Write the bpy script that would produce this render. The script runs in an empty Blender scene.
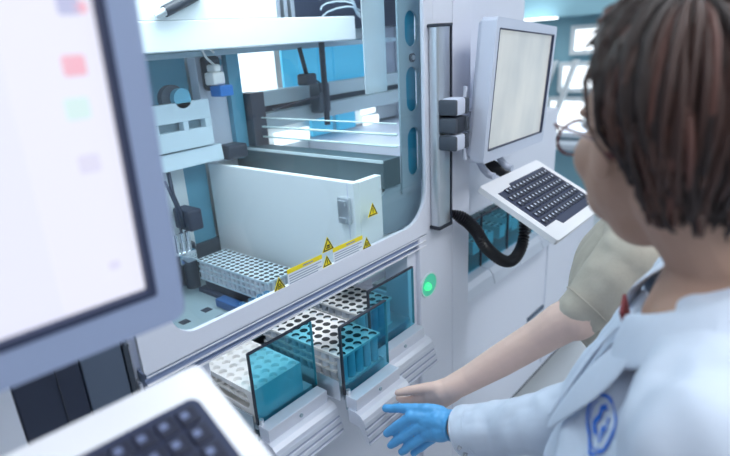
import bpy, bmesh, math, random
from mathutils import Vector, Matrix
random.seed(7)
PI = math.pi
sc = bpy.context.scene
col = sc.collection

# ------------------------------------------------------------------ materials
MATS = {}
def mat(name, rgb, rough=.45, metal=0., spec=.5, noise=0., nscale=40., bump=0., emit=None, estr=0., coat=0.):
    m = bpy.data.materials.new(name); m.use_nodes = True
    nt = m.node_tree; b = nt.nodes['Principled BSDF']
    b.inputs['Base Color'].default_value = (*rgb, 1)
    b.inputs['Roughness'].default_value = rough
    b.inputs['Metallic'].default_value = metal
    b.inputs['Specular IOR Level'].default_value = spec
    b.inputs['Coat Weight'].default_value = coat
    if noise or bump:
        tc = nt.nodes.new('ShaderNodeTexCoord'); n = nt.nodes.new('ShaderNodeTexNoise')
        n.inputs['Scale'].default_value = nscale; n.inputs['Detail'].default_value = 4
        nt.links.new(tc.outputs['Object'], n.inputs['Vector'])
        if noise:
            mx = nt.nodes.new('ShaderNodeMix'); mx.data_type = 'RGBA'
            mx.inputs[6].default_value = (*[c * (1 - noise) for c in rgb], 1)
            mx.inputs[7].default_value = (*[min(1, c * (1 + noise)) for c in rgb], 1)
            nt.links.new(n.outputs['Fac'], mx.inputs[0]); nt.links.new(mx.outputs[2], b.inputs['Base Color'])
        if bump:
            bp = nt.nodes.new('ShaderNodeBump'); bp.inputs['Strength'].default_value = bump
            bp.inputs['Distance'].default_value = .004
            nt.links.new(n.outputs['Fac'], bp.inputs['Height']); nt.links.new(bp.outputs['Normal'], b.inputs['Normal'])
    if emit:
        b.inputs['Emission Color'].default_value = (*emit, 1); b.inputs['Emission Strength'].default_value = estr
    MATS[name] = m
    return m

def glass(name, tint, refl=1.0, rough=.02, haze=0., hazecol=(.9, .95, 1)):
    """thin clear pane: tinted see-through with a fresnel sheen"""
    m = bpy.data.materials.new(name); m.use_nodes = True
    nt = m.node_tree; nt.nodes.clear()
    out = nt.nodes.new('ShaderNodeOutputMaterial')
    tr = nt.nodes.new('ShaderNodeBsdfTransparent'); tr.inputs['Color'].default_value = (*tint, 1)
    gl = nt.nodes.new('ShaderNodeBsdfGlossy'); gl.inputs['Roughness'].default_value = rough
    gl.inputs['Color'].default_value = (refl, refl, refl, 1)
    fr = nt.nodes.new('ShaderNodeLayerWeight'); fr.inputs['Blend'].default_value = .5
    pw = nt.nodes.new('ShaderNodeMath'); pw.operation = 'POWER'; pw.inputs[1].default_value = 5.5
    sc_ = nt.nodes.new('ShaderNodeMath'); sc_.operation = 'MULTIPLY_ADD'; sc_.inputs[1].default_value = .55; sc_.inputs[2].default_value = .03
    nt.links.new(fr.outputs['Facing'], pw.inputs[0]); nt.links.new(pw.outputs[0], sc_.inputs[0])
    mx = nt.nodes.new('ShaderNodeMixShader')
    nt.links.new(sc_.outputs[0], mx.inputs[0]); nt.links.new(tr.outputs[0], mx.inputs[1]); nt.links.new(gl.outputs[0], mx.inputs[2])
    last = mx
    if haze:
        df = nt.nodes.new('ShaderNodeBsdfDiffuse'); df.inputs['Color'].default_value = (*hazecol, 1)
        m2 = nt.nodes.new('ShaderNodeMixShader'); m2.inputs[0].default_value = haze
        nt.links.new(mx.outputs[0], m2.inputs[1]); nt.links.new(df.outputs[0], m2.inputs[2]); last = m2
    nt.links.new(last.outputs[0], out.inputs['Surface'])
    MATS[name] = m
    return m

mat('white_paint', (.78, .81, .915), .42, noise=.02, nscale=300, bump=.03)
mat('pale_paint', (.66, .70, .80), .45, noise=.02, nscale=300)
mat('interior_white', (.82, .87, .89), .5)
mat('console_grey', (.29, .355, .53), .5, noise=.04, nscale=600)
mat('console_pale', (.62, .67, .80), .45, noise=.03, nscale=500)
mat('console_white', (.90, .91, .96), .38)
mat('aluminium', (.72, .75, .84), .36, metal=.35)
mat('flute_shade', (.42, .47, .60), .4, metal=.3)  # darker aluminium: shade of the handle grooves put into the colour
mat('rail_shade', (.33, .40, .58), .4, metal=.2)
mat('steel', (.62, .66, .70), .28, metal=.8)
mat('steel_blue', (.36, .47, .54), .4, metal=.4)
mat('beam_dark', (.06, .10, .12), .4)
mat('plate_blue', (.58, .70, .77), .45)
mat('grey_beam', (.50, .60, .64), .45)
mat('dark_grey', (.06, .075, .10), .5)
mat('charcoal', (.022, .028, .045), .45)
mat('black_rubber', (.014, .014, .019), .32)
mat('navy_panel', (.018, .026, .055), .55)
mat('slate_panel', (.085, .115, .17), .55)
mat('key_black', (.018, .022, .048), .4)
mat('key_bed', (.026, .036, .085), .5)
mat('legend', (.72, .78, .92), .5)
mat('legend_soft', (.17, .21, .36), .5)
mat('teal_acrylic', (.01, .25, .40), .3)
mat('blue_acrylic', (.10, .52, .78), .3, emit=(.10, .62, .95), estr=.35)  # faint own glow stands in for light coming through the acrylic
mat('deep_blue', (.01, .12, .42), .4)
mat('blue_post', (.13, .38, .52), .45)
mat('deep_navy', (.02, .09, .26), .4)
mat('clip_blue', (.03, .20, .60), .35)
mat('rack_white', (.86, .85, .84), .42)
mat('rack_cream', (.78, .76, .74), .4)
mat('tube_grey', (.60, .64, .70), .35)
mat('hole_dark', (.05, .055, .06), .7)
mat('plate_grey', (.27, .36, .40), .45)
mat('bottle_black', (.02, .025, .04), .3)
mat('chrome', (.8, .82, .85), .12, metal=1.)
mat('warning_yellow', (.93, .76, .02), .45)
mat('warning_black', (.02, .02, .02), .5)
mat('sticker_white', (.80, .86, .92), .5)
mat('sticker_ink', (.30, .36, .50), .6)
mat('green_lamp', (.02, .5, .12), .3, emit=(.05, .9, .25), estr=1.6)
mat('green_cup', (.10, .62, .42), .3, emit=(.03, .6, .33), estr=.25)
mat('cup_rim', (.70, .86, .86), .3)
mat('window_light', (.9, .95, 1), .5, emit=(.93, .97, 1), estr=1.5)
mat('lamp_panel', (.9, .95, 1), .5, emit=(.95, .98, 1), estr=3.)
mat('screen_on', (.1, .1, .1), .3, emit=(.82, .83, 1.0), estr=.94)
mat('screen_side', (.1, .1, .1), .3, emit=(.86, .86, 1.0), estr=.93)
mat('icon_red', (.1, .1, .1), .3, emit=(.95, .50, .62), estr=.9)
mat('icon_pale', (.1, .1, .1), .3, emit=(.78, .76, .95), estr=.9)
mat('icon_green', (.1, .1, .1), .3, emit=(.70, .90, .90), estr=.92)
mat('icon_blue', (.1, .1, .1), .3, emit=(.52, .54, .80), estr=.9)
mat('floor_grey', (.60, .64, .68), .35, noise=.05, nscale=6)
mat('ceiling_white', (.85, .87, .88), .8)
mat('wall_white', (.78, .82, .85), .7)
mat('wall_teal', (.28, .52, .63), .6)
mat('soffit_teal', (.27, .50, .60), .6)
mat('frame_white', (.75, .82, .86), .5)
mat('tv_dark', (.03, .10, .14), .3)
def plastic(name, rgb, k):
    m = mat(name, rgb, .42); nt = m.node_tree; o = nt.nodes['Material Output']; b = nt.nodes['Principled BSDF']
    tr = nt.nodes.new('ShaderNodeBsdfTranslucent'); tr.inputs['Color'].default_value = (*rgb, 1)
    mx = nt.nodes.new('ShaderNodeMixShader'); mx.inputs[0].default_value = k
    nt.links.new(b.outputs[0], mx.inputs[1]); nt.links.new(tr.outputs[0], mx.inputs[2]); nt.links.new(mx.outputs[0], o.inputs['Surface'])
plastic('milky_plastic', (.94, .92, .90), .22)
glass('shield_glass', (.44, .79, .875), 1.0)
mat('glass_edge', (.10, .38, .45), .2)
glass('hood_glass', (.94, .985, .995), 1.0)
glass('reflection_haze', (.80, .92, .97), .8, .2, haze=.45)
glass('clear_tube', (.55, .82, .95), .9, .05, haze=.15, hazecol=(.4, .75, .95))
glass('lens', (.90, .92, .96), 1.0, haze=.06)
glass('air_hose', (.70, .90, .97), 1.0, .1, haze=.35)
# far monitor's glass: the room's reflection put in as a soft pale glow
def screen_reflection():
    m = bpy.data.materials.new('screen_reflection'); m.use_nodes = True
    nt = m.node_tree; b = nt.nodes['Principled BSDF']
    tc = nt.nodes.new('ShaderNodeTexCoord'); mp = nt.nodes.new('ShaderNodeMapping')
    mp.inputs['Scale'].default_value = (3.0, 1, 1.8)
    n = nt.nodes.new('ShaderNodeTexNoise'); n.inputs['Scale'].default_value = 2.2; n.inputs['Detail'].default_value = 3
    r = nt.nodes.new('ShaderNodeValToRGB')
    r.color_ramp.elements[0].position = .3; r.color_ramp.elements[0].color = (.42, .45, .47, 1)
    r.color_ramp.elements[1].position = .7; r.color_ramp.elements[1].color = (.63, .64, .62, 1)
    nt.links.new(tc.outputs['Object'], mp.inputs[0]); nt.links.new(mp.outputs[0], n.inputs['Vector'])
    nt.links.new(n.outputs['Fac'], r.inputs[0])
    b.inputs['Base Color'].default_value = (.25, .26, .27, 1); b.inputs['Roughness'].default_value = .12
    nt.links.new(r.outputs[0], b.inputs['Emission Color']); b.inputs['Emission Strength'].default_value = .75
    MATS['screen_reflection'] = m
screen_reflection()
M = MATS

# ------------------------------------------------------------------ helpers
def obj(name, bm, mats, parent=None, smooth=None, label=None):
    """link a bmesh as ONE mesh object; smooth = autosmooth angle in degrees"""
    me = bpy.data.meshes.new(name)
    bmesh.ops.recalc_face_normals(bm, faces=bm.faces)
    bm.to_mesh(me); bm.free()
    if not isinstance(mats, (list, tuple)): mats = [mats]
    for m in mats: me.materials.append(M[m])
    if smooth is not None:
        me.shade_smooth() if hasattr(me, 'shade_smooth') else None
        if smooth < 180: me.set_sharp_from_angle(angle=math.radians(smooth))
    o = bpy.data.objects.new(name, me); col.objects.link(o)
    if parent: o.parent = parent
    if label: o['label'] = label
    return o

def thing(name, label, cat, loc=(0, 0, 0), matrix=None, group=None):
    o = bpy.data.objects.new(name, None); col.objects.link(o)
    o.empty_display_size = .05
    if matrix is not None: o.matrix_world = matrix
    else: o.location = loc
    o['label'] = label; o['category'] = cat
    if group: o['group'] = group
    return o

def tag(o, label, cat, group=None):
    o['label'] = label; o['category'] = cat
    if group: o['group'] = group
    return o

def struct(name, bm, m, smooth=None):
    o = obj(name, bm, m, None, smooth); o['kind'] = 'structure'; return o

def B(): return bmesh.new()

def box(bm, x0, x1, y0, y1, z0, z1, bev=0., mi=0, seg=2):
    t = bmesh.new()
    v = [t.verts.new((x, y, z)) for x in (x0, x1) for y in (y0, y1) for z in (z0, z1)]
    for f in ((0, 1, 3, 2), (4, 6, 7, 5), (0, 4, 5, 1), (2, 3, 7, 6), (0, 2, 6, 4), (1, 5, 7, 3)):
        t.faces.new([v[i] for i in f])
    if bev: bmesh.ops.bevel(t, geom=t.edges[:], offset=bev, segments=seg, affect='EDGES', profile=.5)
    merge(bm, t, mi); return bm

def merge(bm, t, mi=0, mtx=None):
    if mtx is not None: bmesh.ops.transform(t, matrix=mtx, verts=t.verts)
    mp = {v: bm.verts.new(v.co) for v in t.verts}
    for f in t.faces:
        try:
            n = bm.faces.new([mp[v] for v in f.verts]); n.material_index = mi if mi else f.material_index; n.smooth = f.smooth
        except ValueError: pass
    t.free()

def frame_of(d):
    d = Vector(d).normalized()
    a = Vector((0, 0, 1)) if abs(d.z) < .95 else Vector((1, 0, 0))
    u = d.cross(a).normalized(); w = d.cross(u).normalized()
    return u, w

def tube(bm, pts, r, seg=12, cap=True, mi=0):
    """round bar through pts; r a number or one radius per point"""
    pts = [Vector(p) for p in pts]; n = len(pts)
    rs = r if isinstance(r, (list, tuple)) else [r] * n
    rings = []; u = None
    for i, p in enumerate(pts):
        d = (pts[min(i + 1, n - 1)] - pts[max(i - 1, 0)]).normalized()
        if u is None: u, w = frame_of(d)
        else:
            u = (u - d * u.dot(d)).normalized(); w = d.cross(u)
        rings.append([bm.verts.new(p + (u * math.cos(2 * PI * k / seg) + w * math.sin(2 * PI * k / seg)) * rs[i]) for k in range(seg)])
    for a, b in zip(rings, rings[1:]):
        for k in range(seg):
            f = bm.faces.new((a[k], a[(k + 1) % seg], b[(k + 1) % seg], b[k])); f.material_index = mi; f.smooth = True
    if cap:
        bm.faces.new(rings[0][::-1]).material_index = mi; bm.faces.new(rings[-1]).material_index = mi
    return bm

def prism(bm, poly, axis, a0, a1, bev=0., mi=0):
    """extrude a 2-D polygon along axis: 0 poly=(y,z), 1 poly=(x,z), 2 poly=(x,y)"""
    t = bmesh.new()
    def P3(p, a): return {0: (a, p[0], p[1]), 1: (p[0], a, p[1]), 2: (p[0], p[1], a)}[axis]
    A = [t.verts.new(P3(p, a0)) for p in poly]; C = [t.verts.new(P3(p, a1)) for p in poly]
    n = len(poly)
    t.faces.new(A); t.faces.new(C[::-1])
    for i in range(n): t.faces.new((A[i], C[i], C[(i + 1) % n], A[(i + 1) % n]))
    if bev: bmesh.ops.bevel(t, geom=t.edges[:], offset=bev, segments=2, affect='EDGES')
    merge(bm, t, mi); return bm

def rrect(x0, x1, z0, z1, r, n=6):
    """rounded rectangle; r = one radius or (bl, br, tr, tl)"""
    if not isinstance(r, (list, tuple)): r = (r,) * 4
    cs = ((x0, z0, 180, r[0], 1, 1), (x1, z0, 270, r[1], -1, 1), (x1, z1, 0, r[2], -1, -1), (x0, z1, 90, r[3], 1, -1))
    out = []
    for cx, cz, a0, rr, sx, sz in cs:
        for k in range(n + 1):
            a = math.radians(a0 + 90 * k / n)
            out.append((cx + sx * rr + rr * math.cos(a), cz + sz * rr + rr * math.sin(a)))
    return out

def ring_prism(bm, outer, inner, axis, a0, a1, mi=0, bev=0.):
    t = bmesh.new()
    def P3(p, a): return {0: (a, p[0], p[1]), 1: (p[0], a, p[1]), 2: (p[0], p[1], a)}[axis]
    n = len(outer)
    L = [[t.verts.new(P3(p, a)) for p in q] for q in (outer, inner) for a in (a0, a1)]
    o0, o1, i0, i1 = L
    for k in range(n):
        j = (k + 1) % n
        for q in ((o0[k], o0[j], i0[j], i0[k]), (o1[j], o1[k], i1[k], i1[j]), (o0[j], o0[k], o1[k], o1[j]), (i0[k], i0[j], i1[j], i1[k])):
            if len({v.co.to_tuple(6) for v in q}) >= 3:
                try: t.faces.new(q)
                except ValueError: pass
    bmesh.ops.remove_doubles(t, verts=t.verts, dist=1e-6)
    merge(bm, t, mi); return bm

def hole_plate(bm, x0, y0, nx, ny, px, py, z, th, r, depth, seg=20, mi_in=1, floor=True):
    """flat plate of nx x ny cells, a round well in each"""
    for i in range(nx):
        for j in range(ny):
            cx, cy = x0 + (i + .5) * px, y0 + (j + .5) * py
            sq, ci, lo = [], [], []
            for k in range(seg):
                a = 2 * PI * (k + .5) / seg; c, s = math.cos(a), math.sin(a)
                m = 1 / max(abs(c) / (px / 2), abs(s) / (py / 2))
                sq.append((cx + c * m, cy + s * m)); ci.append((cx + c * r, cy + s * r))
            # corner points of the cell
            cor = [(cx + px / 2, cy + py / 2), (cx - px / 2, cy + py / 2), (cx - px / 2, cy - py / 2), (cx + px / 2, cy - py / 2)]
            vs = [bm.verts.new((x, y, z)) for x, y in sq]; vc = [bm.verts.new((x, y, z)) for x, y in ci]
            vl = [bm.verts.new((x, y, z - depth)) for x, y in ci]; cv = [bm.verts.new((x, y, z)) for x, y in cor]
            for k in range(seg):
                q = (k + 1) % seg
                bm.faces.new((vs[k], vs[q], vc[q], vc[k]))
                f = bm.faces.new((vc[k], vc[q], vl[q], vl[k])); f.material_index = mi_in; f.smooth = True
                a0 = 2 * PI * (k + .5) / seg; a1 = 2 * PI * (k + 1.5) / seg
                for c4 in range(4):
                    ca = math.atan2(cor[c4][1] - cy, cor[c4][0] - cx) % (2 * PI)
                    if a0 < ca < a1: bm.faces.new((vs[k], cv[c4], vs[q]))
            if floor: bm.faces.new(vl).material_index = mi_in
    X1, Y1 = x0 + nx * px, y0 + ny * py
    for (a, b) in (((x0, y0), (X1, y0)), ((X1, y0), (X1, Y1)), ((X1, Y1), (x0, Y1)), ((x0, Y1), (x0, y0))):
        v = [bm.verts.new((*a, z)), bm.verts.new((*b, z)), bm.verts.new((*b, z - th)), bm.verts.new((*a, z - th))]
        bm.faces.new(v)
    return bm

def link_copy(src, name, parent):
    c = src.copy(); c.name = name; c.parent = parent; col.objects.link(c); return c

def copy_tree(o, loc=None, label=None):
    c = o.copy(); col.objects.link(c)
    if loc is not None: c.location = loc
    if label: c['label'] = label
    for ch in list(o.children):
        d = ch.copy(); col.objects.link(d); d.parent = c
        for g in list(ch.children):
            e = g.copy(); col.objects.link(e); e.parent = d
    return c

def plate_matrix(loc, yaw, tilt, roll=0.):
    """local X = along the plate, Z = up the plate, Y = into the plate"""
    u = Vector((math.cos(yaw), math.sin(yaw), 0)); b = Vector((-math.sin(yaw), math.cos(yaw), 0))
    w = Vector((0, 0, 1)) * math.cos(tilt) + b * math.sin(tilt)
    u2 = u * math.cos(roll) + w * math.sin(roll); w2 = w * math.cos(roll) - u * math.sin(roll)
    n = w2.cross(u2)
    m = Matrix((u2, n, w2)).transposed().to_4x4(); m.translation = Vector(loc)
    return m

# ------------------------------------------------------------------ camera
cam = bpy.data.objects.new('camera', bpy.data.cameras.new('camera')); col.objects.link(cam)
cm = Matrix(((.664, .304, -.684), (-.745, .183, -.642), (-.070, .935, .347)))
q = cm.to_quaternion(); q.normalize()
cam.location = (0, -.80, 1.65); cam.rotation_mode = 'QUATERNION'; cam.rotation_quaternion = q
cam.data.sensor_width = 36; cam.data.lens = 27.31
cam.data.shift_x = .0341; cam.data.shift_y = .0298
cam.data.clip_start = .02
cam.data.dof.use_dof = True; cam.data.dof.focus_distance = 1.22; cam.data.dof.aperture_fstop = 2.5
sc.camera = cam

# ------------------------------------------------------------------ room
RX0, RX1, RY0, RY1, RZ = -2.6, 5.6, -3.2, 3.0, 2.75
b = B(); box(b, RX0, RX1, RY0, RY1, -.06, 0); struct('floor', b, 'floor_grey')
b = B(); box(b, RX0, RX1, RY0, RY1, RZ, RZ + .06); struct('ceiling', b, 'ceiling_white')
b = B(); box(b, RX0 - .08, RX0, RY0, RY1, 0, RZ); struct('wall_left', b, 'wall_white')
b = B(); box(b, RX0, RX1, RY1, RY1 + .08, 0, RZ); struct('wall_back', b, 'wall_white')
b = B(); box(b, RX0, RX1, RY0 - .08, RY0, 0, RZ); struct('wall_front', b, 'wall_white')
b = B(); box(b, RX1, RX1 + .08, RY0, RY1, 0, RZ); struct('wall_right', b, 'wall_teal')
def wall_window(n, y0, y1, z0, z1):
    w = thing('window_%d' % n, 'w', 'window', (RX1 - .03, (y0 + y1) / 2, z0))
    del w['label'], w['category']; w['kind'] = 'structure'
    dy, h = (y1 - y0) / 2, z1 - z0
    b = B(); box(b, -.005, .01, -dy + .03, dy - .03, .03, h - .03); obj('window_pane', b, 'window_light', w)
    b = B(); ring_prism(b, rrect(-dy, dy, 0, h, .004, 1), rrect(-dy + .04, dy - .04, .04, h - .04, .004, 1), 0, -.03, .03)
    obj('window_frame', b, 'frame_white', w)
wall_window(1, -.3, 1.27, 1.40, 1.66)
wall_window(2, -.3, 1.36, 1.06, 1.34)
wall_window(3, -.3, 1.46, .64, 1.02)
b = B(); box(b, RX1 - .22, RX1, -.5, 1.7, .54, .60, .01); struct('trim_1', b, 'frame_white')
for i, (y0, y1) in enumerate(((1.36, 1.62), (1.16, 1.42))):   # raked glazing bars on the far windows
    b = B(); prism(b, [(y1, .55), (y1 + .05, .55), (y0 + .05, 1.36), (y0, 1.36)], 0, RX1 - .12, RX1 - .06); struct('trim_%d' % (i + 2), b, 'frame_white')
# lowered soffit with a curved front edge
poly = [(RX1, 3.0)] + [(4.9 + .55 * math.sin(k / 10 * PI / 2) ** 2 - .0, 3.0 - 2.4 * k / 10) for k in range(11)] + [(RX1, .6)]
b = B(); prism(b, poly, 2, 1.74, RZ); struct('trim_4', b, 'soffit_teal')
b = B(); box(b, 5.0, 5.3, 1.30, 1.62, 1.725, 1.74, .004); o = obj('soffit_glow', b, 'lamp_panel')  # glowing panel stands in for a reflected ceiling light
tag(o, 'small pale glowing panel under the far teal soffit', 'light')

t = thing('wall_display', 'dark screen on the far teal wall beside the windows', 'screen', (RX1, 1.60, 1.0))
b = B(); ring_prism(b, rrect(-.11, .11, 0, .46, .01, 2), rrect(-.095, .095, .015, .445, .005, 2), 0, -.05, 0); obj('frame', b, 'charcoal', t)
b = B(); box(b, -.042, -.036, -.1, .1, .012, .448); obj('display_panel', b, 'tv_dark', t)
def ceiling_light(x, y, e, sx=1.2, sy=.6, label=''):
    t = thing('ceiling_light', label, 'light', (x, y, RZ), None, 'ceiling panel lights')
    b = B(); ring_prism(b, rrect(-sx / 2 - .03, sx / 2 + .03, -sy / 2 - .03, sy / 2 + .03, .01, 1), rrect(-sx / 2, sx / 2, -sy / 2, sy / 2, .01, 1), 2, -.03, 0)
    obj('frame', b, 'frame_white', t)
    b = B(); box(b, -sx / 2, sx / 2, -sy / 2, sy / 2, -.012, -.004); obj('diffuser', b, 'lamp_panel', t)
    L = bpy.data.lights.new('ceiling_lamp', 'AREA'); L.shape = 'RECTANGLE'; L.size = sx; L.size_y = sy; L.energy = e
    L.color = (.93, .96, 1.0)
    lo = bpy.data.objects.new('ceiling_lamp', L); lo.location = (x, y, RZ - .05); col.objects.link(lo)
LIGHTS = [(-.4, -1.3, 9), (1.3, -1.3, 9), (3.0, -1.2, 11), (4.4, .6, 11), (.6, -2.4, 8)]
for i, (x, y, e) in enumerate(LIGHTS):
    ceiling_light(x, y, e, label='white rectangular ceiling light panel, out of the frame overhead')

# ------------------------------------------------------------------ the analyzer
an = thing('laboratory_analyzer', 'large white laboratory analyzer with glass hood and pulled out rack drawers', 'analyzer', (.9, .4, 0))
AN = Vector((.9, .4, 0))
def part(name, bm, m, parent=an, smooth=None, label=None):
    """bmesh given in room coordinates, parented under the analyzer (or one of its parts)"""
    o = obj(name, bm, m, parent, smooth, label)
    o.matrix_parent_inverse = Matrix.Translation(-AN) if parent is an else Matrix.Identity(4)
    return o
def sub(name, bm, m, parent, smooth=None, label=None):
    o = obj(name, bm, m, parent, smooth, label)
    return o

# lower cabinet with the drawer bay, side wall, top and right housing
b = B()
box(b, .35, 1.13, .02, .95, .06, .86, .004)
box(b, .35, .49, .02, .30, .86, 1.13, .004)
part('lower_cabinet', b, 'white_paint')
b = B(); box(b, .38, 1.40, .06, .95, 0, .06); part('plinth', b, 'dark_grey')
b = B(); box(b, .35, .40, .035, .95, 1.13, 2.25, .004); part('side_panel', b, 'white_paint')
b = B(); box(b, .35, 2.0, .05, .95, 2.25, 2.29, .004); part('top_panel', b, 'white_paint')
b = B(); prism(b, [(1.165, .03), (1.335, .03), (1.335, 2.29), (1.2425, 2.29), (1.2425, 1.175), (1.222, 1.1485), (1.165, 1.1485)], 1, .001, .062, .002); part('column_panel', b, 'white_paint')
b = B(); box(b, 1.337, 1.433, .001, .062, .03, 2.29, .004); part('column_panel', b, 'white_paint')
b = B(); box(b, 1.125, 1.165, .012, .09, .03, 1.15, .003); part('bay_cheek', b, 'white_paint')
b = B(); box(b, 1.434, 2.02, .12, .20, 1.42, 2.25, .004); part('upper_housing', b, 'white_paint')
b = B(); box(b, 1.98, 2.02, .20, .95, 1.34, 2.25, .004); part('end_panel', b, 'white_paint')

# hood frame round the window
oo = rrect(.353, 1.240, 1.150, 2.24, (.01, .035, .01, .01), 8); ii = rrect(.418, 1.203, 1.190, 2.20, (.05, .095, .01, .01), 8)
b = B(); ring_prism(b, oo, ii, 1, 0, .010); hood = part('hood_frame', b, 'white_paint', smooth=30)
# lower lip: three stepped ribs falling back under the frame
b = B()
prism(b, [(.0, 1.1515), (.0, 1.146), (.008, 1.141), (.008, 1.136), (.002, 1.134), (.002, 1.1305), (.012, 1.126), (.012, 1.121), (.006, 1.119), (.006, 1.116), (.030, 1.108), (.030, 1.1515)], 0, .355, 1.200)
part('hood_rail', b, 'rail_shade')  # darker blue-grey than the frame: the lip's shade put into the colour
b = B()
for z in (1.1475, 1.1325, 1.1175): box(b, .355, 1.198, -.001, .004, z - .0012, z + .0012)
part('rail_trim', b, 'console_white')
# window pane and its stickers
b = B(); prism(b, rrect(.412, 1.210, 1.183, 2.205, (.05, .095, .01, .01), 8), 1, .004, .008)
pane = part('hood_pane', b, 'hood_glass')
def tri_sticker(x, z, s, kind):
    b = B(); y = .0025
    prism(b, [(x - s * .58, z), (x + s * .58, z), (x, z + s)], 1, y, y + .0012, mi=0)
    t = .14 * s
    ring_prism(b, [(x - s * .5, z + .06 * s), (x + s * .5, z + .06 * s), (x, z + .93 * s)], [(x - s * .38, z + .13 * s), (x + s * .38, z + .13 * s), (x, z + .79 * s)], 1, y - .0006, y, mi=1)
    if kind == 'bio':
        for k in range(3):
            a = PI / 2 + k * 2 * PI / 3; cx, cz = x + .10 * s * math.cos(a), z + .36 * s + .10 * s * math.sin(a)
            c = lambda r: [(cx + r * math.cos(2 * PI * i / 12), cz + r * math.sin(2 * PI * i / 12)) for i in range(12)]
            ring_prism(b, c(.11 * s), c(.065 * s), 1, y - .0006, y, mi=1)
    elif kind == 'hand':
        box(b, x - .2 * s, x + .2 * s, y - .0006, y, z + .2 * s, z + .28 * s, mi=1)
        box(b, x - .12 * s, x + .16 * s, y - .0006, y, z + .32 * s, z + .44 * s, mi=1)
    else:
        box(b, x - .035 * s, x + .035 * s, y - .0006, y, z + .32 * s, z + .62 * s, mi=1)
        box(b, x - .035 * s, x + .035 * s, y - .0006, y, z + .2 * s, z + .26 * s, mi=1)
    return sub('warning_sticker', b, ['warning_yellow', 'warning_black'], pane)
tri_sticker(.668, 1.184, .033, 'bio'); tri_sticker(.8175, 1.225, .033, 'hand'); tri_sticker(.811, 1.191, .026, 'mark')
tri_sticker(.950, 1.188, .029, 'bio'); tri_sticker(.979, 1.262, .032, 'mark')
for x0, x1, z0, z1 in ((.692, .796, 1.186, 1.224), (.832, .935, 1.186, 1.226)):
    b = B(); box(b, x0, x1, .0028, .0036, z0, z1 - .010, mi=0); box(b, x0, x1, .0024, .0034, z1 - .010, z1, mi=1)
    box(b, x0 + .045, x0 + .075, .0020, .0024, z1 - .007, z1 - .004, mi=2)
    for k in range(4):
        z = z1 - .0165 - k * .0055
        if z > z0: box(b, x0 + .004, x1 - .004 - .012 * (k % 2), .0024, .0028, z, z + .0018, mi=2)
    sub('notice_sticker', b, ['sticker_white', 'warning_yellow', 'sticker_ink'], pane)

# perforated bracket behind the right edge of the window
b = B()
zs = [(1.31, 1.435), (1.475, 1.585), (1.632, 1.715), (1.76, 1.87), (1.92, 2.05)]
x0, x1 = 1.150, 1.246
xs0, xs1 = 1.176, 1.232
box(b, x0, xs0, .038, .043, 1.27, 2.2); box(b, xs1, x1, .038, .043, 1.29, 2.2)
prev = 1.27
for z0, z1 in zs:
    box(b, xs0, xs1, .038, .043, prev, z0 - .004)
    ring_prism(b, rrect(xs0, xs1, z0 - .004, z1 + .004, .0005, 6), rrect(xs0 + .002, xs1 - .002, z0, z1, .026, 6), 1, .038, .043)
    prev = z1 + .004
box(b, xs0, xs1, .038, .043, prev, 2.2)
prism(b, [(1.060, 1.18), (1.246, 1.17), (1.246, 1.29), (1.150, 1.30), (1.150, 1.37), (1.135, 1.335), (1.095, 1.305), (1.060, 1.275), (1.042, 1.245), (1.042, 1.22)], 1, .044, .048)
brk = part('perforated_bracket', b, 'steel_blue')
b = B(); tube(b, [(1.204, .034, 1.606), (1.204, .05, 1.606)], .011, 16); tube(b, [(1.204, .031, 1.606), (1.204, .036, 1.606)], .006, 12, mi=1)
part('lock_screw', b, ['dark_grey', 'steel'], smooth=40)
b = B(); box(b, 1.172, 1.236, .050, .054, 1.30, 2.15); part('bracket_backing', b, 'teal_acrylic')
b = B(); box(b, .934, .9455, .040, .075, 1.245, 1.31, .002); box(b, .928, .936, .046, .069, 1.25, 1.262, .001); box(b, .928, .936, .046, .069, 1.292, 1.304, .001); part('latch_block', b, 'steel')

# ---- interior
b = B(); box(b, .40, 1.14, .19, .62, .985, 1.0, .001)
part('deck', b, 'plate_grey')
for x, y in ((.738, .405), (.662, .395), (.736, .335), (.66, .30), (.60, .47), (.70, .49)):
    b = B(); box(b, x - .012, x + .012, y - .012, y + .012, .9995, 1.0012); part('deck_socket', b, 'charcoal')
b = B(); prism(b, [(.030, 1.09), (.19, 1.09), (.19, 1.0), (.60, 1.0), (.60, 1.345), (.030, 1.345)], 0, .945, .965, .001); box(b, .965, 1.050, .030, .050, 1.09, 1.343, .001); part('partition', b, 'interior_white')
b = B(); box(b, .9443, .945, .048, .0505, 1.09, 1.343); part('partition_seam', b, 'pale_paint')
b = B(); box(b, .965, 1.14, .20, .62, 1.0, 1.298); box(b, .965, 1.14, .052, .20, 1.09, 1.298); part('partition_core', b, 'interior_white')
b = B(); box(b, 1.07, 1.14, .036, .62, 1.30, 1.372, .002); part('side_beam', b, 'beam_dark')
b = B(); box(b, 1.066, 1.070, .036, .62, 1.366, 1.374, .001); part('side_trim', b, 'grey_beam')
for z, r in ((1.4545, .0020), (1.427, .0034), (1.397, .0030)):
    b = B(); tube(b, [(1.13, .036, z), (1.13, .65, z)], r, 8); part('guide_rod', b, 'cup_rim', smooth=60)
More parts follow.
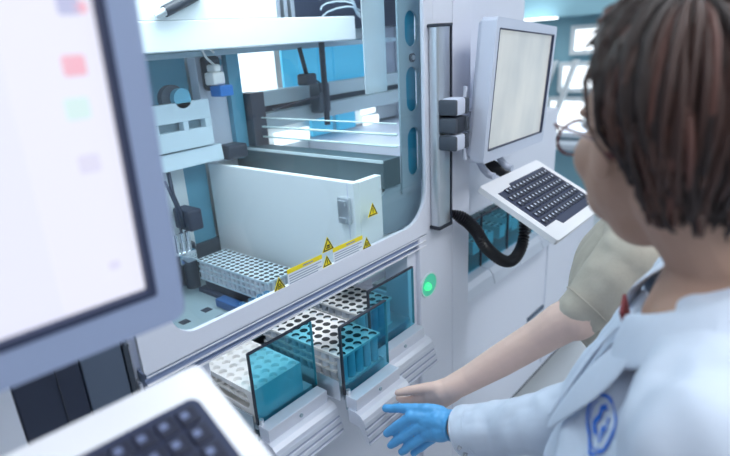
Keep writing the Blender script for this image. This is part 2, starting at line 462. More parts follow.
# rear wall of the work space, with a lit opening and blue acrylic doors
b = B()
box(b, .40, 1.43, .66, .70, .90, 1.46); box(b, 1.43, 1.98, .66, .70, 1.345, 1.46); box(b, .40, 1.12, .66, .70, 1.46, 2.25); box(b, 1.12, 1.98, .66, .70, 1.665, 2.25)
part('rear_wall', b, 'interior_white')
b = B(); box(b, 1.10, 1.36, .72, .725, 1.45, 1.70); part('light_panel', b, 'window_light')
for x0, x1 in ((1.345, 1.425), (1.43, 1.52), (1.525, 1.60), (1.605, 1.79)):
    b = B(); box(b, x0, x1 - .003, .665, .675, 1.47, 1.66, .001); part('acrylic_door', b, 'blue_acrylic')
b = B(); box(b, 1.79, 1.97, .655, .668, 1.44, 1.70); part('rear_filler', b, 'pale_paint')
b = B(); box(b, 1.069, 1.153, .078, .082, 1.532, 2.15, .001); part('haze_panel', b, 'reflection_haze')  # added translucent sheet standing in for a hazy reflection on the window
# cross beams in front of it
b = B(); box(b, 1.14, 1.95, .585, .625, 1.482, 1.527, .002); part('cross_beam', b, 'grey_beam')
b = B(); box(b, 1.14, 1.95, .560, .60, 1.415, 1.462, .002); part('cross_beam', b, 'grey_beam')
b = B(); box(b, 1.14, 1.95, .60, .61, 1.462, 1.482); part('beam_gap', b, 'dark_grey')
b = B(); box(b, 1.096, 1.150, .55, .63, 1.350, 1.530, .002); part('beam_block', b, 'dark_grey')
for x0, x1 in ((1.42, 1.53), (1.56, 1.66)):
    b = B(); box(b, x0, x1, .625, .635, 1.345, 1.41); part('acrylic_door', b, 'blue_acrylic')
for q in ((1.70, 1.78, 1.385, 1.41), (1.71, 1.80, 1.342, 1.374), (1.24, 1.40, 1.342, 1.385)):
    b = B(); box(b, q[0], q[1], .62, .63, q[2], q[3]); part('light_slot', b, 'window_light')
# upper gantry
b = B(); box(b, .42, 1.46, .43, .52, 1.660, 1.730, .003); part('gantry_beam', b, 'interior_white')
b = B(); box(b, .42, 1.13, .4315, .60, 1.7305, 1.90, .001); part('gantry_cover', b, 'interior_white')
b = B(); box(b, .42, 1.95, .54, .60, 1.644, 1.660, .002); part('gantry_rail', b, 'steel_blue')
b = B(); box(b, 1.18, 1.95, .58, .62, 1.70, 2.0); part('gantry_back', b, 'navy_panel')
b = B()
for k in range(4): box(b, 1.21 + k * .03, 1.225 + k * .03, .55, .58, 1.735, 1.79, .002)
part('valve_block', b, 'steel')
for k in range(4):
    b = B(); z = 1.725 + k * .018
    tube(b, [(1.40 + .10 * i / 8, .52 - .10 * i / 8 + .02 * math.sin(i), z + .035 * math.sin(PI * i / 8 + k * .4)) for i in range(9)], .0028, 8)
    part('air_hose', b, 'air_hose', smooth=60)
# gripper hanging at the upper left of the gantry
b = B(); tube(b, [(.770, .42, 1.748), (.88, .42, 1.790)], .013, 14); part('gripper_handle', b, 'charcoal', smooth=40)
b = B(); tube(b, [(.745, .42, 1.738), (.772, .42, 1.749)], [.005, .011], 12); part('gripper_tip', b, 'steel', smooth=40)
# dark spindle and arm
b = B(); tube(b, [(1.37, .50, 1.40), (1.37, .50, 1.66)], .010, 12); part('spindle', b, 'charcoal', smooth=40)
b = B(); box(b, 1.345, 1.395, .50, .55, 1.44, 1.535, .006); part('carriage', b, 'dark_grey')
b = B(); tube(b, [(1.27, .50, 1.648), (1.292, .50, 1.565)], .007, 10); box(b, 1.275, 1.318, .48, .53, 1.535, 1.57, .006)
tube(b, [(1.315, .49, 1.55), (1.335, .49, 1.54), (1.35, .50, 1.51)], .003, 8); part('pivot_arm', b, 'charcoal')
b = B(); tube(b, [(1.16, .53, 1.475), (1.34, .50, 1.497)], .004, 8); part('cable_link', b, 'charcoal', smooth=40)
# left rear: white plates, blue post, camera head
b = B(); box(b, 1.048, 1.094, .58, .64, 1.34, 1.655, .002); part('post', b, 'blue_post')
b = B(); box(b, .955, 1.048, .60, .64, 1.34, 1.655, .002); part('post_panel', b, 'pale_paint')
b = B(); box(b, .62, .925, .52, .545, 1.485, 1.535, .002); part('slot_plate', b, 'plate_blue')
b = B()
for x0, x1 in ((.62, .76), (.835, .85), (.905, .925)): box(b, x0, x1, .52, .545, 1.462, 1.485)
box(b, .62, .925, .55, .555, 1.455, 1.49, mi=1)
part('slot_spacer', b, ['plate_blue', 'steel_blue'])
b = B(); box(b, .62, .925, .52, .545, 1.412, 1.462, .002); part('slot_plate', b, 'plate_blue')
b = B(); prism(b, [(.525, 1.408), (.545, 1.408), (.545, 1.364), (.52, 1.364)], 0, .62, .95, .001); part('lower_tray', b, 'plate_blue')
b = B(); box(b, .62, .95, .645, .655, 1.34, 1.66); part('rear_shade', b, 'blue_post')
b = B(); tube(b, [(.830, .54, 1.545), (.830, .56, 1.545)], .036, 20); part('disc_motor', b, 'dark_grey', smooth=40)
b = B(); tube(b, [(.845, .52, 1.545), (.845, .545, 1.545)], .026, 20); part('disc_cover', b, 'blue_post', smooth=40)
b = B(); box(b, .965, 1.015, .56, .60, 1.55, 1.645, .012); part('camera_mount', b, 'charcoal')
b = B(); box(b, .945, .985, .51, .555, 1.568, 1.602, .006); box(b, .953, .975, .51, .55, 1.602, 1.622, .005); part('camera_head', b, 'rack_white')
b = B(); box(b, .955, 1.0, .50, .55, 1.536, 1.566, .004); part('camera_base', b, 'clip_blue')
b = B(); tube(b, [(.968, .53, 1.62), (.945, .53, 1.64), (.935, .53, 1.66), (.955, .53, 1.668), (.972, .53, 1.652)], .0035, 8); part('camera_cable', b, 'rack_white', smooth=60)
b = B(); tube(b, [(1.03, .596, 1.625), (1.03, .60, 1.625)], .014, 20); part('round_cover', b, 'blue_post', smooth=40)
b = B(); box(b, .955, 1.025, .50, .56, 1.358, 1.400, .008); part('cable_duct', b, 'charcoal')
# space left of the partition: white rear plate, blue sheet painted for the gap's shade, cables, pipette head
b = B(); box(b, .60, .86, .60, .62, 1.0, 1.36, .002); part('rear_plate', b, 'interior_white')
b = B(); box(b, .862, .945, .615, .64, 1.0, 1.35); part('gap_shade', b, 'blue_post')
b = B(); box(b, .79, .835, .50, .58, 1.19, 1.25, .006); tube(b, [(.77, .53, 1.36), (.772, .53, 1.30), (.785, .53, 1.25), (.79, .53, 1.20)], .006, 8)
tube(b, [(.755, .53, 1.34), (.775, .53, 1.27), (.778, .53, 1.16)], .004, 8); part('pipette_head', b, 'navy_panel')
b = B()
for k in range(3): tube(b, [(.755 + .018 * k, .525, 1.138), (.755 + .018 * k, .525, 1.19)], .007, 12)
box(b, .745, .80, .505, .545, 1.105, 1.138, .003)
part('pipette_cup', b, 'chrome', smooth=40)

# ---- front drawers
def drawer(x0, x1, y, zb):
    """runner tray, glass shield and profiled handle; y = plane of the shield"""
    b = B()
    box(b, x0 + .004, x1 - .006, y + .010, y + .34, .910, zb - .001); box(b, x0 - .004, x0 - .001, y + .012, y + .34, .912, zb + .018)
    d = part('drawer', b, 'steel')
    b = B(); prism(b, rrect(x0, x1, .930, 1.096, (.002, .002, .004, .004), 2), 1, y, y + .006); sub('glass_shield', b, 'shield_glass', d)
    b = B()
    for q in ((x0 - .0012, x0 + .0018, .930, 1.096), (x0, x1, 1.0942, 1.0972)): box(b, q[0], q[1], y - .0005, y + .0065, q[2], q[3])
    sub('shield_edging', b, 'charcoal', d)
    b = B(); box(b, x1 - .0006, x1 + .0006, y - .0004, y + .0064, .932, 1.092); sub('shield_edging', b, 'glass_edge', d)
    b = B(); box(b, x0 - .003, x1 - .004, y - .034, y - .003, .902, .933, .0015)
    sub('shield_clamp', b, 'aluminium', d)
    xm = (x0 + x1) / 2
    b = B(); tube(b, [(xm, y - .0365, .917), (xm, y - .033, .917)], .0045, 12); sub('clamp_screw', b, 'steel_blue', d, 40)
    b = B()
    prof = [(y - .012, .905), (y - .034, .904), (y - .046, .900), (y - .054, .892), (y - .057, .885)]
    for k in range(3):
        t0 = .883 - .0150 * k; yy = y - .058 - .0045 * k
        prof += [(yy - .0002, t0), (yy - .0022, t0 - .0080), (yy + .0008, t0 - .0086), (yy - .0012, t0 - .0142)]
    prof += [(y - .0725, .838), (y - .071, .834), (y - .062, .836), (y - .040, .870), (y - .012, .872)]
    prism(b, prof, 0, x0 - .008, x1 + .004)
    for f in b.faces:
        zs_ = [v.co.z for v in f.verts]; c = f.calc_center_median()
        if c.y < y - .052 and .0050 < max(zs_) - min(zs_) < .0066: f.material_index = 1
    sub('handle', b, ['aluminium', 'flute_shade'], d)
    b = B(); box(b, x0 + .03, x1 - .03, y - .02, y + .03, .862, .90); sub('runner', b, 'steel_blue', d)
    b = B(); tube(b, [(x0 + .004, y - .006, .918), (x0 + .004, y - .006, .945)], .005, 10); sub('hinge_post', b, 'steel', d, 40)
    return d
DR = [(.557, .731, -.012, .931), (.740, .898, -.089, .944), (.911, 1.095, -.027, .948)]
for d in DR: drawer(*d)
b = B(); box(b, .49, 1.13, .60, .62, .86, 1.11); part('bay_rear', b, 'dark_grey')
b = B(); box(b, .49, 1.125, .02, .60, .862, .872); part('bay_floor', b, 'steel_blue')

# green status button on the right column
b = B()
c = lambda r: [(1.207 + r * 1.08 * math.cos(2 * PI * k / 28), .996 + r * math.sin(2 * PI * k / 28)) for k in range(28)]
ring_prism(b, c(.037), c(.033), 1, -.003, .002); gb = part('button_ring', b, 'cup_rim', smooth=40)
b = B(); prism(b, c(.034), 1, -.0016, .002); part('status_button', b, 'green_cup')
b = B()
bmesh.ops.create_uvsphere(b, u_segments=16, v_segments=10, radius=.011, matrix=Matrix.Translation((1.196, -.004, .995)))
part('status_lamp', b, 'green_lamp', smooth=180)

# ------------------------------------------------------------------ second module on the right
sm = thing('analyzer_module', 'low white neighbouring analyzer module with small teal glazed drawers', 'analyzer', (2.0, .4, 0))
AN2 = Vector((2.0, .4, 0))
def part2(name, bm, m, smooth=None):
    o = obj(name, bm, m, sm, smooth); o.matrix_parent_inverse = Matrix.Translation(-AN2); return o
b = B(); box(b, 1.436, 3.0, .125, .95, .07, .80, .004); box(b, 1.436, 2.46, .40, .95, .80, 1.05, .003); box(b, 1.436, 2.40, .125, .95, 1.055, 1.335, .004); part2('module_body', b, 'white_paint')
b = B(); box(b, 1.44, 2.98, .16, .95, 0, .07); part2('plinth', b, 'dark_grey')
b = B(); box(b, 2.19, 2.36, .118, .126, .405, .425, .002); part2('recess_grip', b, 'slate_panel')
b = B(); box(b, 2.372, 2.376, .120, .126, .10, .79); part2('panel_seam', b, 'pale_paint')
b = B(); box(b, 1.44, 2.44, .16, .40, .80, .815); part2('module_deck', b, 'plate_grey')
for x0, x1 in ((1.50, 1.70), (1.71, 1.91), (1.92, 2.12), (2.13, 2.33)):
    b = B(); box(b, x0, x1, .105, .111, .85, 1.045); part2('glass_shield', b, 'shield_glass')
    b = B(); box(b, x0 - .002, x0 + .003, .104, .112, .85, 1.047); box(b, x0, x1, .104, .112, 1.043, 1.048); part2('shield_edging', b, 'charcoal')
    b = B(); prism(b, [(.115, .855), (.07, .853), (.055, .835), (.045, .80), (.06, .79), (.115, .80)], 0, x0 - .004, x1 + .002, .001); part2('handle', b, 'aluminium')
    for k in range(3):
        b = B(); hole_plate(b, x0 + .02 + .055 * k, .15, 2, 7, .024, .026, .93 + .02 * (k % 2), .05, .009, .03, 12); part2('module_rack', b, ['rack_white', 'hole_dark'])

# ------------------------------------------------------------------ cabinet behind the left console
lc = thing('left_cabinet', 'dark slate and grey cabinet at the left end of the analyzer', 'cabinet', (0, .4, 0))
def part3(name, bm, m):
    o = obj(name, bm, m, lc); o.matrix_parent_inverse = Matrix.Translation(Vector((0, -.4, 0))); return o
b = B(); box(b, -.62, .335, .03, .95, .0, 2.2, .003); part3('cabinet_body', b, 'slate_panel')
b = B(); box(b, .264, .330, .012, .03, .08, 2.15, .002); part3('grey_door', b, 'slate_panel')
b = B(); box(b, .167, .261, .010, .03, .08, 2.15, .002); part3('dark_door', b, 'navy_panel')
b = B(); box(b, .225, .2265, .008, .0105, .08, 2.15); part3('door_seam', b, 'charcoal')
b = B(); box(b, -.6, .164, .004, .03, .08, 2.15, .002); part3('white_door', b, 'pale_paint')
b = B(); box(b, .336, .345, .02, .03, .08, 2.15); tube(b, [(.338, .008, 1.215), (.338, .02, 1.215)], .004, 8); part3('hinge_strip', b, 'dark_grey')

# ------------------------------------------------------------------ racks
def rack_slotted(loc, nx, ny, px, py, label):
    """white block rack with an oblong window in each long side"""
    t = thing('tube_rack', label, 'rack', loc)
    w, l, h = nx * px, ny * py, .074
    b = B(); hole_plate(b, 0, 0, nx, ny, px, py, h, .006, .0098, .008, 20, mi_in=1, floor=True); obj('top_plate', b, ['milky_plastic', 'milky_plastic'], t)
    b = B(); hole_plate(b, .004, .004, nx, ny, (w - .008) / nx, (l - .008) / ny, h - .031, .004, .0085, .004, 16, mi_in=1, floor=False); obj('middle_plate', b, ['milky_plastic', 'milky_plastic'], t)
    for x in (0, w - .004):
        b = B(); ring_prism(b, rrect(0, l, 0, h - .006, .001, 6), rrect(.012, l - .008, h - .048, h - .012, .016, 6), 0, x, x + .004); obj('side_wall', b, 'milky_plastic', t)
    b = B(); box(b, .004, w - .004, 0, .004, 0, h - .006); obj('end_wall', b, 'milky_plastic', t)
    b = B(); box(b, .004, w - .004, l - .004, l, 0, h - .006); obj('end_wall', b, 'milky_plastic', t)
    b = B(); box(b, .004, w - .004, .004, l - .004, 0, .004); obj('base_plate', b, 'milky_plastic', t)
    return t

def rack_wells(loc, nx, ny, px, py, h, r, label, topm='rack_cream', wellm='tube_grey'):
    """sample rack: pierced top sheet, tube wells below, mid band and base"""
    t = thing('tube_rack', label, 'rack', loc)
    w, l = nx * px, ny * py
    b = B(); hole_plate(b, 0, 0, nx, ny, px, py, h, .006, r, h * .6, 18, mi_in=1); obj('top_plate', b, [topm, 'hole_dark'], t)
    b = B()
    for i in range(nx):
        for j in range(ny):
            if 0 < i < nx - 1 and 0 < j < ny - 1: continue
            cx, cy = (i + .5) * px, (j + .5) * py
            tube(b, [(cx, cy, .006), (cx, cy, h - .006)], min(px, py) * .47, 12)
    obj('tube_well', b, wellm, t, 50)
    b = B(); 
    for z in (.0, h * .36, h * .62): box(b, .001, w - .001, .001 if z == 0 else py * .85, l - .001, z, z + .005)
    obj('rack_band', b, topm, t)
    b = B(); box(b, .012, w - .012, .012, l - .012, .005, h - .01); obj('rack_core', b, 'dark_grey', t)
    return t
rack_slotted((.5575, -.003, .931), 5, 7, .0277, .0250, 'white block rack with round wells behind the leftmost glass shield')
rack_wells((.7455, -.080, .944), 5, 11, .0272, .0240, .074, .0098, 'cream sample rack in the middle pulled out drawer')
rack_wells((.9125, .004, .948), 5, 7, .0255, .0238, .075, .0092, 'cream sample rack in the farthest of the three drawers')
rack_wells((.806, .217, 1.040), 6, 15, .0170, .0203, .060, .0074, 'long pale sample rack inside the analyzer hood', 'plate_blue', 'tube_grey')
b = B(); box(b, .80, .915, .215, .53, 1.0, 1.012, .001); box(b, .815, .90, .24, .51, 1.012, 1.039); part('rack_stand', b, 'navy_panel')
b = B(); box(b, .766, .798, .225, .40, 1.0, 1.024, .003); part('cup_rail', b, 'deep_navy')
# small cups in front of the inner rack
cup = None
for k, (x, y, lab) in enumerate(((.713, .20, 'left end'), (.740, .20, 'second from the left'), (.766, .20, 'third from the left'), (.788, .20, 'right end'))):
    if cup is None:
        b = B(); tube(b, [(0, 0, 0), (0, 0, .084)], [.0068, .0078], 14, cap=False); b.faces.new([v for v in b.verts if v.co.z < .001])
        ring_prism(b, [(.0088 * math.cos(2 * PI * i / 14), .0088 * math.sin(2 * PI * i / 14)) for i in range(14)], [(.0070 * math.cos(2 * PI * i / 14), .0070 * math.sin(2 * PI * i / 14)) for i in range(14)], 2, .082, .0865)
        cup = obj('sample_cup', b, 'clear_tube', None, 50); o = cup
    else:
        o = cup.copy(); col.objects.link(o)
    o.location = (x, y, 1.0)
    tag(o, 'small clear blue sample cup on the deck, %s of its row' % lab, 'cup', 'blue cups by the inner rack')
# black bottle behind the inner rack
b = B(); tube(b, [(0, 0, 0), (0, 0, .112), (0, 0, .115), (0, 0, .135), (0, 0, .138)], [.021, .021, .024, .024, .021], 20)
o = obj('reagent_bottle', b, 'bottle_black', None, 40); o.location = (.812, .572, 1.0012); tag(o, 'short black capped bottle behind the left end of the inner rack', 'bottle')

# ------------------------------------------------------------------ console: monitor, keyboard, mount
def monitor(mtx, w, h, bz, depth, label, scr, big):
    """local origin = lower left corner of the SCREEN; X right, Z up, Y back"""
    t = thing('monitor', label, 'monitor', matrix=mtx)
    oo = rrect(-bz, w + bz, -bz * 1.25, h + bz, bz * .45, 6); ii = rrect(0, w, 0, h, .002, 6)
    b = B(); ring_prism(b, oo, ii, 1, -.004, depth)
    obj('bezel', b, 'console_pale' if not big else 'console_grey', t, 35)
    b = B(); ring_prism(b, rrect(-.004 if big else -.0015, w + (.004 if big else .0015), -.004 if big else -.0015, h + (.004 if big else .0015), .003, 6), rrect(.003 if big else .001, w - (.003 if big else .0025), .003 if big else .001, h - (.003 if big else .0015), .002, 6), 1, -.0052, .004); obj('screen_gasket', b, 'key_bed', t)
    b = B(); box(b, 0, w, .003, .008, 0, h); s = obj('screen', b, scr, t)
    b = B(); prism(b, rrect(-bz * .7, w + bz * .7, -bz * .9, h + bz * .7, bz * .4, 4), 1, depth - .002, depth + .012, .003); obj('back_cover', b, 'console_pale', t)
    return t, s
mon2, _ = monitor(plate_matrix((1.333, -.103, 1.360), math.radians(7), math.radians(-3.3), math.radians(-3.5)), .497, .300, .026, .034,
    'pale grey monitor with pale reflection on its screen, hanging beyond the analyzer column', 'screen_reflection', False)
m1w, m1h = .44, .335
mon1, scr1 = monitor(plate_matrix((.226 - m1w * math.cos(math.radians(-4)), -.34 - m1w * math.sin(math.radians(-4)), 1.445), math.radians(-4), math.radians(-3.0)), m1w, m1h, .030, .05,
    'large blurred monitor with bright lavender screen in the near left foreground', 'screen_on', True)
# what the near screen shows: a bright page with a column of small icons
b = B(); box(b, m1w - .075, m1w - .004, .0022, .003, .004, m1h - .002); obj('side_bar', b, 'screen_side', scr1)
for x, z, s, m in ((m1w - .024, .204, .011, 'icon_red'), (m1w - .022, .204, .006, 'icon_red'), (m1w - .020, .247, .010, 'icon_blue'), (m1w - .012, .245, .006, 'icon_red'), (m1w - .028, .172, .012, 'icon_green'),
                   (m1w - .028, .128, .011, 'icon_pale'), (m1w - .026, .036, .006, 'icon_pale')):
    b = B(); prism(b, rrect(x - s, x + s * .6, z - s * .7, z + s * .7, s * .2, 3), 1, .0012, .0022); obj('screen_icon', b, m, scr1)

def keyboard(mtx, w, h, label, rows, pitch, bed, key0, flip):
    """local X along the key rows, Z up the keyboard (away from the user), Y down into it; origin = front left corner"""
    t = thing('keyboard', label, 'keyboard', matrix=mtx)
    b = B(); prism(b, rrect(0, w, 0, h, .006, 5), 1, 0, .016, .0015); obj('housing', b, 'console_white', t, 35)
    x0, x1, z0, z1 = bed
    b = B(); s = pitch
    prism(b, [(x0, z0 + s * .9), (x0 + s * 3.2, z0 + s * .9), (x0 + s * 3.5, z0), (x1 - s * 2.0, z0), (x1 - s * 1.7, z0 + s * .5), (x1, z0 + s * .5), (x1, z1), (x0 + s * 4.2, z1), (x0 + s * 3.9, z1 - s * .6), (x0, z1 - s * .6)] if not flip else rrect(x0, x1, z0, z1, .010, 6), 1, -.0016, .002)
    obj('key_bed', b, 'key_bed', t)
    for r, (zr, xs, n) in enumerate(rows):
        for k in range(n):
            x = xs + k * pitch; kw = pitch * .86; kz = pitch * .84
            b = B(); box(b, x, x + kw, -.0048, -.001, zr, zr + kz, .0008)
            lw = pitch * (.26 if not flip else .34); lx = x + pitch * .12; lz = zr + pitch * .34
            box(b, lx, lx + lw, -.0053, -.0047, lz, lz + pitch * (.30 if not flip else .30), mi=1)
            obj('key', b, ['key_black', 'legend_soft' if flip else 'legend'], t)
    return t
kw, kh = .377, .250
p = .0216
rows = [(.186, .060, 13), (.160, .036, 14), (.134, .040, 14), (.108, .044, 14), (.082, .040, 14), (.056, .034, 14)]
O2 = Vector((1.331, -.308, 1.1455))
kb2 = keyboard(plate_matrix(O2, math.radians(.5), math.radians(62.2)), kw, kh, 'white keyboard with dark keys below the far monitor', rows, p, (.026, .350, .030, .216), 0, False)

# kb1: back right corner near (.26,-.342,1.35)
k1 = plate_matrix((0, 0, 0), math.radians(-4.0), math.radians(65))
c1 = Vector((.26, -.342, 1.350)); o1 = c1 - k1.to_3x3() @ Vector((kw, 0, kh))
rows1 = [(.190 - .022 * r, kw - .030 - .0215 * 14, 14) for r in range(6)]
kb1 = keyboard(plate_matrix(o1, math.radians(-4.0), math.radians(65)), kw, kh, 'white keyboard with dark blue keys in the near left foreground', rows1, .0215, (kw - .030 - .0215 * 14 - .006, kw - .024, .050, .216), 0, True)

m3 = thing('monitor_mount', 'arm and bracket holding the near monitor, hidden behind its left half', 'mount', (-.05, -.14, 1.5))
def part5(name, bm, m):
    o = obj(name, bm, m, m3, 40); o.matrix_parent_inverse = Matrix.Translation(Vector((.05, .14, -1.5))); return o
b = B(); box(b, -.08, -.02, -.24, .003, 1.55, 1.60, .004); part5('swing_arm', b, 'console_pale')
b = B(); box(b, -.12, .02, -.249, -.238, 1.45, 1.66, .004); part5('monitor_plate', b, 'console_pale')
b = B(); tube(b, [(-.05, -.240, 1.47), (-.05, -.250, 1.39), (-.05, -.30, 1.348), (-.05, -.335, 1.337)], .011, 10); part5('keyboard_bracket', b, 'console_pale')
# ------------------------------------------------------------------ pole, clamps and arm carrying the far console
mm = thing('monitor_mount', 'steel pole with grey clamps carrying the far monitor', 'mount', (1.26, -.02, 1.16))
AN4 = Vector((1.26, -.02, 1.16))
def part4(name, bm, m, smooth=None):
    o = obj(name, bm, m, mm, smooth); o.matrix_parent_inverse = Matrix.Translation(-AN4); return o
b = B(); prism(b, rrect(1.218, 1.276, -.030, -.001, .006, 3), 2, 1.170, 1.672); part4('pole', b, 'steel', 30)
b = B(); box(b, 1.214, 1.282, -.033, -.001, 1.160, 1.170, .002); box(b, 1.214, 1.282, -.033, -.001, 1.672, 1.680, .002); box(b, 1.276, 1.282, -.031, -.001, 1.17, 1.672); part4('pole_cap', b, 'charcoal')
for z0, z1, m in ((1.462, 1.505, 'console_pale'), (1.418, 1.460, 'charcoal'), (1.374, 1.416, 'console_pale')):
    b = B(); box(b, 1.224, 1.272, -.078, -.030, z0, z1, .008); part4('clamp', b, m, 40)
    for x0, x1 in ((1.216, 1.227), (1.268, 1.284)):
        b = B(); box(b, x0, x1, -.081, -.030, z0 + .002, z1 - .002, .005); part4('clamp_cheek', b, 'dark_grey', 40)
for z, s in ((1.476, 1), (1.392, -1)):
    b = B(); tube(b, [(1.282, -.055, z), (1.292, -.056, z)], .006, 10); tube(b, [(1.291, -.056, z - .008 * s), (1.295, -.058, z + .024 * s), (1.299, -.060, z + .052 * s)], [.006, .0048, .006], 10)
    part4('clamp_lever', b, 'console_pale', 40)
b = B(); prism(b, [(1.275, -.060), (1.312, -.046), (1.40, -.028), (1.56, -.006), (1.56, .008), (1.40, -.006), (1.312, -.026), (1.275, -.036)], 2, 1.424, 1.456, .002); part4('swing_arm', b, 'console_pale')
b = B(); box(b, 1.48, 1.60, -.010, .012, 1.345, 1.56, .004); part4('monitor_plate', b, 'console_pale')
# bracket bending down from the monitor to the keyboard
for dx in (0, .115):
    b = B(); P0 = Vector((1.455 + dx, -.020, 1.335))
    tube(b, [P0 + Vector(v) for v in ((0, .02, .03), (0, .005, -.03), (.0, -.01, -.055), (.0, -.03, -.072), (0, -.046, -.074))], .0105, 8)
    part4('keyboard_bracket', b, 'console_pale', 60)

# corrugated cable sleeve
pts = []
ctl = [Vector(v) for v in ((1.2905, -.018, 1.190), (1.318, -.044, 1.168), (1.350, -.066, 1.128), (1.39, -.08, 1.065), (1.48, -.09, .995), (1.56, -.09, .975), (1.64, -.08, 1.005), (1.685, -.06, 1.075), (1.69, -.04, 1.15), (1.65, -.01, 1.22), (1.57, .0, 1.262), (1.525, .012, 1.29), (1.512, .016, 1.318))]
def crom(c, n):
    out = []
    for i in range(len(c) - 1):
        p0, p1, p2, p3 = c[max(i - 1, 0)], c[i], c[i + 1], c[min(i + 2, len(c) - 1)]
        for k in range(n):
            t = k / n
            out.append(.5 * ((2 * p1) + (p2 - p0) * t + (2 * p0 - 5 * p1 + 4 * p2 - p3) * t * t + (3 * p1 - p0 - 3 * p2 + p3) * t ** 3))
    out.append(c[-1]); return out
path = crom(ctl, 14)
b = B(); tube(b, path, [(.019 if i % 2 else .0125) * min(1, .42 + .05 * i) for i in range(len(path))], 14)
o = obj('cable_sleeve', b, 'black_rubber', None, 20); tag(o, 'black corrugated cable sleeve looping below the far keyboard', 'cable sleeve')
#PEOPLE
# ------------------------------------------------------------------ people
from mathutils import noise as mnoise
mat('skin_tan', (.47, .29, .215), .55, noise=.06, nscale=60)
mat('skin_pale', (.80, .57, .49), .5, noise=.05, nscale=50, bump=.05)
mat('glove_blue', (.10, .40, .78), .42, noise=.10, nscale=70, bump=.10)
mat('coat_white', (.62, .70, .83), .75, noise=.03, nscale=90, bump=.06)
mat('coat_shade', (.60, .68, .80), .8)
mat('tee_taupe', (.46, .42, .355), .85, noise=.05, nscale=200, bump=.08)
mat('shirt_red', (.22, .03, .04), .8)
mat('trousers', (.03, .04, .07), .8)
mat('shoe', (.02, .02, .02), .5)
mat('hair_dark', (.020, .010, .009), .6)
mat('hair_brown', (.050, .021, .016), .55)
mat('hair_red', (.11, .045, .036), .55)
mat('glasses_frame', (.16, .03, .035), .3)
mat('eye_white', (.8, .8, .8), .2)
mat('lip', (.40, .15, .13), .5)
mat('emblem_blue', (.02, .17, .72), .6)
mat('snap', (.55, .56, .58), .25, metal=.9)

def sph(bm, p, r, seg=12):
    bmesh.ops.create_uvsphere(bm, u_segments=seg, v_segments=max(6, seg * 2 // 3), radius=r, matrix=Matrix.Translation(Vector(p)))
def ell(bm, c, ax, rad, seg=20):
    m = Matrix((Vector(ax[0]) * rad[0], Vector(ax[1]) * rad[1], Vector(ax[2]) * rad[2])).transposed().to_4x4(); m.translation = Vector(c)
    bmesh.ops.create_uvsphere(bm, u_segments=seg, v_segments=seg * 2 // 3, radius=1, matrix=m)
def chain(bm, pts, seg=14, k=1.0):
    P = [Vector(p[:3]) for p in pts]; r = [p[3] * k for p in pts]
    tube(bm, P, r, seg)
    for p, q in zip(P, r): sph(bm, p, q, seg)
def organic(name, bm, voxel, mats, parent=None, smooth=4, folds=0., fscale=14., cut=None, label=None):
    """fuse overlapping lumps into one continuous skin"""
    me = bpy.data.meshes.new(name); bm.to_mesh(me); bm.free()
    o = bpy.data.objects.new(name, me); col.objects.link(o)
    md = o.modifiers.new('r', 'REMESH'); md.mode = 'VOXEL'; md.voxel_size = voxel
    ms = o.modifiers.new('s', 'SMOOTH'); ms.iterations = smooth; ms.factor = .5
    dg = bpy.context.evaluated_depsgraph_get()
    nm = bpy.data.meshes.new_from_object(o.evaluated_get(dg)); nm.name = name
    o.modifiers.clear(); o.data = nm; bpy.data.meshes.remove(me)
    if folds:
        co = [(v.co.copy(), v.normal.copy()) for v in nm.vertices]
        for v, (c, n) in zip(nm.vertices, co):
            q = Vector((c.x * fscale, c.y * fscale, c.z * fscale * .6))
            v.co = c + n * folds * (mnoise.noise(q) + .5 * mnoise.noise(q * 2.1))
    for m in (mats if isinstance(mats, (list, tuple)) else [mats]): nm.materials.append(M[m])
    nm.shade_smooth()
    if parent: o.parent = parent
    if label: o['label'] = label
    return o

GLOVE = {
    'thumb': [(0.7757, -0.3091, 0.9602, 0.0150), (0.7698, -0.2805, 0.9582, 0.0135), (0.7643, -0.2506, 0.9507, 0.0112), (0.7608, -0.2180, 0.9409, 0.0102), (0.7545, -0.1887, 0.9306, 0.0082)],
    'index': [(0.7663, -0.3036, 0.9517, 0.0150), (0.7499, -0.2555, 0.9423, 0.0125), (0.7417, -0.2334, 0.9178, 0.0112), (0.7375, -0.2155, 0.8996, 0.0102), (0.7349, -0.2040, 0.8869, 0.0085)],
    'middle': [(0.7612, -0.3113, 0.9419, 0.0150), (0.7484, -0.2705, 0.9260, 0.0120), (0.7370, -0.2461, 0.8997, 0.0108), (0.7325, -0.2285, 0.8802, 0.0097), (0.7296, -0.2173, 0.8664, 0.0080)],
    'ring': [(0.7602, -0.3163, 0.9307, 0.0140), (0.7502, -0.2855, 0.9103, 0.0115), (0.7391, -0.2662, 0.8897, 0.0103), (0.7330, -0.2529, 0.8734, 0.0092), (0.7309, -0.2440, 0.8627, 0.0078)],
    'little': [(0.7680, -0.3137, 0.9220, 0.0130), (0.7699, -0.2912, 0.8953, 0.0110), (0.7631, -0.2737, 0.8712, 0.0090), (0.7605, -0.2629, 0.8573, 0.0080), (0.7565, -0.2555, 0.8486, 0.0070)],
    'palm': [(0.7737, -0.3306, 0.9453, 0.0255), (0.7697, -0.3105, 0.9457, 0.0270), (0.7651, -0.2856, 0.9394, 0.0235), (0.7600, -0.2700, 0.9354, 0.0180)],
    'palm2': [(0.7725, -0.3313, 0.9417, 0.0260), (0.7622, -0.3151, 0.9312, 0.0240), (0.7564, -0.2933, 0.9197, 0.0180)],
}
